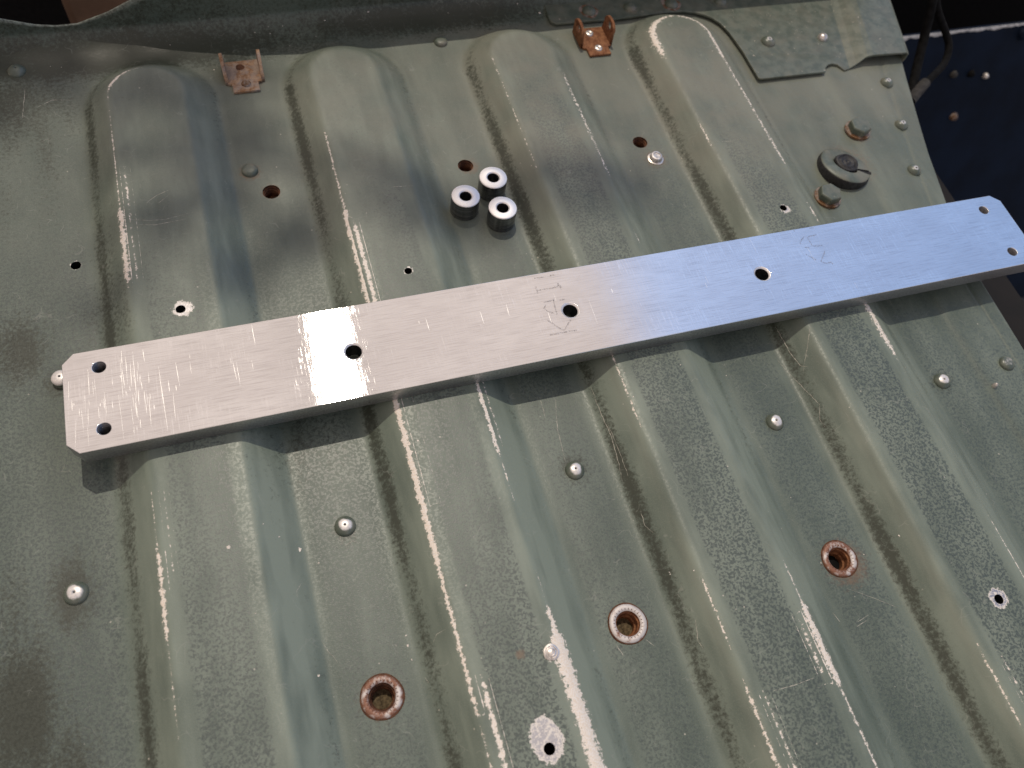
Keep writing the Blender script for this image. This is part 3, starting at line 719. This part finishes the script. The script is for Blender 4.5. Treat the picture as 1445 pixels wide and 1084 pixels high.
for pl in SCR:
    pts = []
    for a, b in zip(pl, pl[1:]):
        n = max(2, int(math.hypot(b[0] - a[0], b[1] - a[1]) / 1.5))
        pts += [(a[0] + (b[0] - a[0]) * k / n, a[1] + (b[1] - a[1]) * k / n) for k in range(n)]
    pts.append(pl[-1]); i0 = len(v); w0 = rnd.uniform(.10, .17)
    for k, (x, y) in enumerate(pts):
        p, q = pts[max(k - 1, 0)], pts[min(k + 1, len(pts) - 1)]
        dx, dy = q[0] - p[0], q[1] - p[1]; L = math.hypot(dx, dy) + 1e-9
        w = w0 * (0.25 + 0.75 * math.sin(math.pi * (k + .5) / len(pts))) * rnd.uniform(.4, 1.2)
        jx = rnd.uniform(-.15, .15)
        for s_ in (-1, 1):
            xx, yy = x + jx - dy / L * w * s_, y + dx / L * w * s_
            v.append((xx, yy, hz(xx, yy) + .05))
    for k in range(len(pts) - 1): f.append((i0 + 2 * k, i0 + 2 * k + 1, i0 + 2 * k + 3, i0 + 2 * k + 2))
sco = mesh_obj('scratch_marks', v, f, M['scratch'], bed); sco['kind'] = 'stuff'
v, f = [], []
for x, y, s_ in FLECK:
    i0 = len(v); n = 9; ea, rr = rnd.uniform(.5, 1), rnd.uniform(0, 3); s_ *= 0.62
    zz = hz(x, y) if y < FLY - FR else 0.25 + FZ - FZ * math.sqrt(max(1 - ((min(y, FLY - 1) - FLY + FR) / FR) ** 2, 0))
    v.append((x, y, zz + .25))
    for k in range(n):
        a = 2 * math.pi * k / n; r_ = s_ * rnd.uniform(.55, 1.25)
        u, w = r_ * math.cos(a), r_ * ea * math.sin(a)
        v.append((x + u * math.cos(rr) - w * math.sin(rr), y + u * math.sin(rr) + w * math.cos(rr), zz + .06))
    for k in range(n): f.append((i0, i0 + 1 + k, i0 + 1 + (k + 1) % n))
flk = mesh_obj('paint_flecks', v, f, M['fleck'], bed); flk['kind'] = 'stuff'

# ------------------------------------------------------------------ the aluminium bar
BL, BW, BT, CH = 520.3, 50.0, 10.0, 5.0
bz = H + 0.45
BH = [(15.3, 9.4, 2.9), (15.3, 40.6, 2.9), (505.0, 9.4, 2.9), (505.0, 40.6, 2.9), (126.3, 24.5, 4.5), (236.3, 24.9, 4.5), (347.4, 25.4, 4.5)]
bm_ = plate_mesh('metal_bar', [(CH, 0), (BL - CH, 0), (BL, CH), (BL, BW - CH), (BL - CH, BW), (CH, BW), (0, BW - CH), (0, CH)], BH, BT, 0.28, 48)
bm_.materials.append(M['alu']); bm_.materials.append(M['alu_side'])
for q in bm_.polygons:
    if abs(q.normal.z) < 0.2: q.material_index = 1
bar = link('metal_bar', bm_, None, None, (0, 0, bz), rot=(0, 0, -0.0040))
tag(bar, 'long flat brushed aluminium bar with clipped corners and seven holes, lying across the ribs', 'metal bar')
for x, y, r in BH[:4]:
    pr = []; z = BT - 0.6
    while z > 0.3:
        pr += [(r + .02, z), (r - .55, z - .62)]; z -= 1.25
    lathe('screw_thread', pr, M['thread'], bar, (x, y, 0), 32, sharp=20)
for x, y, r in BH[4:]:
    lathe('hole_chamfer', [(4.62, BT + .02), (4.5, BT - .02), (3.85, BT - .75)], M['face'], bar, (x, y, 0), 40)
    lathe('hole_bore', [(3.85, BT - .75), (3.8, 0.1), (4.6, 0)], M['thread'], bar, (x, y, 0), 40)
# saw and file marks across the bar, thickest at its left end
v, f = [], []
for k in range(92):
    if k < 66: cx_, cy_ = rnd.gauss(24, 16), rnd.gauss(24, 10)
    elif k < 86: cx_, cy_ = rnd.uniform(5, 250), rnd.gauss(27, 9)
    else: cx_, cy_ = rnd.uniform(250, 515), rnd.gauss(25, 10)
    ln = rnd.choice((1.5, 3, 4, 6, 10)) * rnd.uniform(.5, 1.3); sl = rnd.gauss(0, .03); w = rnd.uniform(.03, .085)
    y0_, y1_ = max(1.0, cy_ - ln), min(49.0, cy_ + ln)
    if not 2 < cx_ < 518 or y1_ - y0_ < 1 or any(math.hypot(cx_ - hx, min(max(hy, y0_), y1_) - hy) < hr + 1.4 for hx, hy, hr in BH): continue
    i0 = len(v); n = 6
    for q in range(n + 1):
        y = y0_ + (y1_ - y0_) * q / n; x = cx_ + sl * (y - cy_); ww = w * math.sin(math.pi * (q + .4) / (n + .8)) * rnd.uniform(.5, 1.2)
        v += [(x - ww, y, BT + .012), (x + ww, y, BT + .012)]
    for q in range(n): f.append((i0 + 2 * q, i0 + 2 * q + 1, i0 + 2 * q + 3, i0 + 2 * q + 2))
o = mesh_obj('file_marks', v, f, simple('bright_scratch', (0.86, 0.85, 0.83), 0.5, 0.95, sc=900, var=.05), bar); o['kind'] = 'stuff'
PENCIL = [[[(223.9, 46.6), (226.4, 46.4), (229.1, 46.4)], [(232.4, 46.4), (235.4, 46.6)], [(223.1, 41.9), (223.0, 39.8), (222.9, 37.0)], [(223.3, 38.9), (226.7, 39.0), (229.6, 38.9), (233.5, 39.1)], [(234.9, 41.2), (235.3, 39.0), (235.8, 36.7)], [(233.7, 38.9), (235.6, 40.0), (236.1, 38.1)], [(224.2, 31.4), (227.2, 31.4), (229.6, 31.5)], [(229.7, 32.4), (229.1, 28.2), (228.8, 23.0)], [(224.8, 29.8), (223.4, 27.8), (224.6, 25.8), (227.3, 24.0)], [(232.6, 30.9), (235.6, 30.9)], [(222.9, 20.8), (225.5, 17.3), (227.0, 15.3), (228.9, 13.4)], [(234.7, 18.6), (232.7, 16.5), (229.2, 13.2)], [(221.3, 12.3), (225.2, 12.2), (231.8, 12.2), (235.8, 11.9)]], [[(378.5, 47.6), (379.5, 47.0)], [(388.9, 47.3), (391.5, 47.1)], [(384.0, 41.3), (386.7, 42.2), (388.9, 42.0), (391.1, 42.3)], [(384.5, 40.9), (384.7, 38.7), (384.7, 35.7), (387.3, 34.7), (390.9, 34.8)], [(382.8, 42.5), (379.2, 39.8), (378.0, 37.8)], [(379.9, 35.5), (382.4, 34.7)], [(378.2, 30.8), (380.5, 28.4), (382.4, 26.1)], [(390.2, 30.8), (388.6, 28.7), (386.5, 26.7), (384.6, 24.5)], [(384.6, 24.5), (387.0, 23.1), (390.5, 23.0), (390.7, 21.3)]]]
for grp in PENCIL:
    v, f = [], []
    for pl in grp:
        pts = []
        for a, b in zip(pl, pl[1:]):
            n = max(2, int(math.hypot(b[0] - a[0], b[1] - a[1]) / .6))
            pts += [(a[0] + (b[0] - a[0]) * k / n, a[1] + (b[1] - a[1]) * k / n) for k in range(n)]
        pts.append(pl[-1]); i0 = len(v)
        for k, (x, y) in enumerate(pts):
            p, q = pts[max(k - 1, 0)], pts[min(k + 1, len(pts) - 1)]
            dx, dy = q[0] - p[0], q[1] - p[1]; L = math.hypot(dx, dy) + 1e-9; w = .42 * rnd.uniform(.6, 1.3)
            for s_ in (-1, 1): v.append((x - dy / L * w * s_, y + .004 * x + dx / L * w * s_, BT + .03))
        for k in range(len(pts) - 1): f.append((i0 + 2 * k, i0 + 2 * k + 1, i0 + 2 * k + 3, i0 + 2 * k + 2))
    o = mesh_obj('pencil_marking', v, f, M['graphite'], bar)
    o['label'] = 'faint sideways pencil lettering on the bar'

# ------------------------------------------------------------------ three spacers
SP = [(207.1, 114.6, 'aluminium spacer tube standing leftmost of the three, farthest from the third rib'), (226.1, 124.8, 'aluminium spacer tube standing at the back of the three, nearest the rusty hole side'), (225.1, 102.5, 'aluminium spacer tube standing at the front of the three, nearest the bar')]
SP = [(207.1, 114.6, 'short aluminium spacer tube, leftmost of the three'), (226.1, 124.8, 'short aluminium spacer tube, rearmost of the three, farthest from the bar'), (225.1, 102.5, 'short aluminium spacer tube, front one of the three, nearest the bar')]
for i, (x, y, lb) in enumerate(SP):
    z = max(hz(x + a, y + b) for a, b in ((0, 0), (7, 0), (-7, 0), (0, 7), (0, -7))) + 0.02
    e = empty('spacer_tube', (x, y, z), None, rnd.uniform(0, 6)); tag(e, lb, 'spacer', 'three spacers standing on the floor')
    hh = 12.0
    lathe('outer_wall', [(3.3, .0), (7.6, 0), (8.0, .35), (8.0, hh - .5)], M['side'], e, seg=48)
    lathe('end_face', [(8.0, hh - .5), (7.8, hh - .1), (7.65, hh), (4.0, hh), (3.4, hh - .5)], M['face'], e, seg=48)
    lathe('bore', [(3.4, hh - .5), (3.3, hh - 1), (3.3, 0)], M['side'], e, seg=36)

# ------------------------------------------------------------------ what shows past the sheet's edges
# navy panel of the bodywork below and behind, its top edge chipped bare
e = empty('navy_panel', (820, 330, -300)); tag(e, 'dark navy body panel with a chipped pale top edge, beyond the right corner', 'body panel')
o = mesh_obj('panel_face', [(-330, 38, 150), (640, 40, 150), (640, -120, -200), (-330, -120, -200), (-330, 42, 150), (640, 44, 150), (640, -116, -204), (-330, -116, -204)],
         [(0, 1, 2, 3), (7, 6, 5, 4), (0, 4, 5, 1), (2, 6, 7, 3)], M['navy'], e)
v, f = [], []
n = 160
for k in range(n + 1):
    x = -110 + k * 3.0; w = 0.3 + 1.6 * abs(math.sin(k * .37) * math.sin(k * .13 + 1)) + rnd.uniform(0, .8)
    if k < 18: w += 2.0
    v += [(x, 39.6, 150.5), (x, 38.2, 150.6), (x, 37.9 - w * .5, 150 - w)]
for k in range(n):
    for j in range(2): f.append((3 * k + j, 3 * k + 3 + j, 3 * k + 4 + j, 3 * k + 1 + j))
mesh_obj('chipped_edge', v, f, M['chip'], e, smooth=True)
for (nx, ny, nz_, s_, mt) in [(18.1, 19.3, 109.0, 0.8, 'tape'), (42.4, 18.5, 107.4,  0.8, 'cable'), (63.6, 16.7, 103.4,  0.65, 'rivet_bare'), (38.0, -1.0, 64.8,  0.9, 'rust_grey'), (96.2, 33.8, 140.9, 1.3, 'navy')]:
    lathe('screw_head', [(5 * s_, -1), (4.8 * s_, 1.5), (3.6 * s_, 3.4), (1.6 * s_, 4.2), (0, 4.4)], M[mt], e, (nx, ny, nz_), 16, rot=(R(65), 0, 0), wob=.05)
# cable pair hanging past the corner, taped together
def tube(name, pts, r, mat, parent, seg=12):
    P_ = [Vector(p) for p in pts]; Q = []
    for i in range(len(P_) - 1):
        p0, p1, p2, p3 = P_[max(i - 1, 0)], P_[i], P_[i + 1], P_[min(i + 2, len(P_) - 1)]
        for k in range(8):
            t = k / 8
            Q.append(0.5 * ((2 * p1) + (p2 - p0) * t + (2 * p0 - 5 * p1 + 4 * p2 - p3) * t * t + (3 * p1 - p0 - 3 * p2 + p3) * t ** 3))
    Q.append(P_[-1]); v, f = [], []
    for i, q in enumerate(Q):
        tg = (Q[min(i + 1, len(Q) - 1)] - Q[max(i - 1, 0)]).normalized()
        a = tg.cross(Vector((0.3, 0.2, 1))).normalized(); b = tg.cross(a)
        for k in range(seg):
            an = 2 * math.pi * k / seg; v.append(q + (a * math.cos(an) + b * math.sin(an)) * r)
    for i in range(len(Q) - 1):
        for k in range(seg):
            k2 = (k + 1) % seg; f.append((i * seg + k, i * seg + k2, (i + 1) * seg + k2, (i + 1) * seg + k))
    return mesh_obj(name, [tuple(p) for p in v], f, mat, parent, smooth=True)
ce = empty('cable', (0, 0, 0)); tag(ce, 'black cable pair with a dusty taped joint, hanging beyond the plate corner', 'cable')
tube('strand', [(598.8, 252.7, 30.0), (604.1, 238.8, 5.0), (605.3, 228.5, -15.0), (598.1, 210.5, -32.0), (584.5, 187.5, -42.0), (574.3, 166.7, -55.0)], 3.5, M['cable'], ce)
tube('strand', [(604.9, 255.5, 22.0), (611.1, 238.1, 0.0), (629.3, 231.5, -20.0), (633.6, 223.7, -28.0), (626.3, 212.6, -34.0), (606.7, 200.5, -36.0), (588.6, 190.0, -40.0), (577.5, 169.9, -55.0)], 2.8, M['cable'], ce)
tube('tape_wrap', [(599.6, 196.6, -35.0), (591.4, 191.6, -37.0), (581.7, 185.0, -40.0)], 4.2, M['tape'], ce)
# unseen leafy branch added overhead, leaf clumps placed to shade the back floor
BZ = 2300.0; off = SUN * (BZ / SUN.z)
br = empty('shade_branch', (60 + off.x, 330 + off.y, BZ)); tag(br, 'unseen leafy branch added overhead to shade the back left of the truck bed', 'branch')
lr = random.Random(3)
def twig(pts, r0, r1):
    v, f = [], []
    for i, p in enumerate(pts):
        r_ = r0 + (r1 - r0) * i / (len(pts) - 1)
        for k in range(6): v.append((p[0], p[1] + r_ * math.cos(k * math.pi / 3), p[2] + r_ * math.sin(k * math.pi / 3)))
    for i in range(len(pts) - 1):
        for k in range(6): f.append((6 * i + k, 6 * i + (k + 1) % 6, 6 * i + 6 + (k + 1) % 6, 6 * i + 6 + k))
    mesh_obj('limb', v, f, M['bark'], br, smooth=True)
twig([(-420, 40, 20), (-250, 10, 10), (-100, -60, 0), (40, -150, 5), (150, -215, 0), (260, -230, -10)], 14, 4)
twig([(-150, -30, 5), (-90, 0, 10), (-20, -20, 10), (30, 10, 15)], 7, 3)
v, f = [], []
for bx_, by_, ax_, ay_, n in [(52, 108, 44, 32, 60), (60, 190, 46, 70, 120), (20, 285, 70, 40, 90), (-40, 260, 50, 40, 60), (95, 235, 22, 50, 45), (150, 112, 55, 26, 50), (222, 112, 55, 27, 42), (285, 108, 40, 22, 36)]:
    for k in range(int(n * 0.36)):
        a, q = lr.uniform(0, 6.283), math.sqrt(lr.random())
        x = bx_ + ax_ * q * math.cos(a) - 60; y = by_ + ay_ * q * math.sin(a) - 330; z = lr.uniform(-90, 90)
        x += off.x * z / BZ; y += off.y * z / BZ
        L, w, th = lr.uniform(26, 42), lr.uniform(9, 14), lr.uniform(0, 6.283); tx, ty = lr.gauss(0, .35), lr.gauss(0, .35)
        i0 = len(v)
        for u_, w_ in ((-.5, 0), (-.2, .5), (.15, .45), (.5, 0), (.15, -.45), (-.2, -.5)):
            px_, py_ = u_ * L, w_ * 2 * w * .5
            qx, qy = px_ * math.cos(th) - py_ * math.sin(th), px_ * math.sin(th) + py_ * math.cos(th)
            v.append((x + qx, y + qy, z + qx * tx + qy * ty))
        f.append(tuple(range(i0, i0 + 6)))
o = mesh_obj('leaves', v, f, M['leaf'], br); o['kind'] = 'stuff'
# dark chassis member under the right-hand edge
bm = bmesh.new(); box_bm(bm, 470, 560, -400, 160, -130, -34, 4)
o = bm_obj('chassis_rail', bm, M['brown_dark']); tag(o, 'dark brown grimy chassis rail below the right edge of the floor', 'chassis rail')
# brown panel seen through the flange notch; added black sheet stands in for shade behind it
bm = bmesh.new(); box_bm(bm, -14, 260, 420, 436, -260, 40, 6)
o = bm_obj('brown_panel', bm, M['brown']); tag(o, 'dull brown panel seen through the notch at the top left', 'panel')
o = mesh_obj('black_backing', [(-700, 620, -900), (1900, 620, -900), (1900, 620, -40), (-700, 620, -40), (-700, 640, -900), (1900, 640, -900), (1900, 640, -40), (-700, 640, -40)],
             [(0, 1, 2, 3), (7, 6, 5, 4), (3, 2, 6, 7), (0, 3, 7, 4), (1, 5, 6, 2)], M['dark'])
tag(o, kind='structure')
o = mesh_obj('ground', [(-3000, -3000, -900), (4000, -3000, -900), (4000, 4000, -900), (-3000, 4000, -900)], [(0, 1, 2, 3)], M['asphalt']); tag(o, kind='structure')
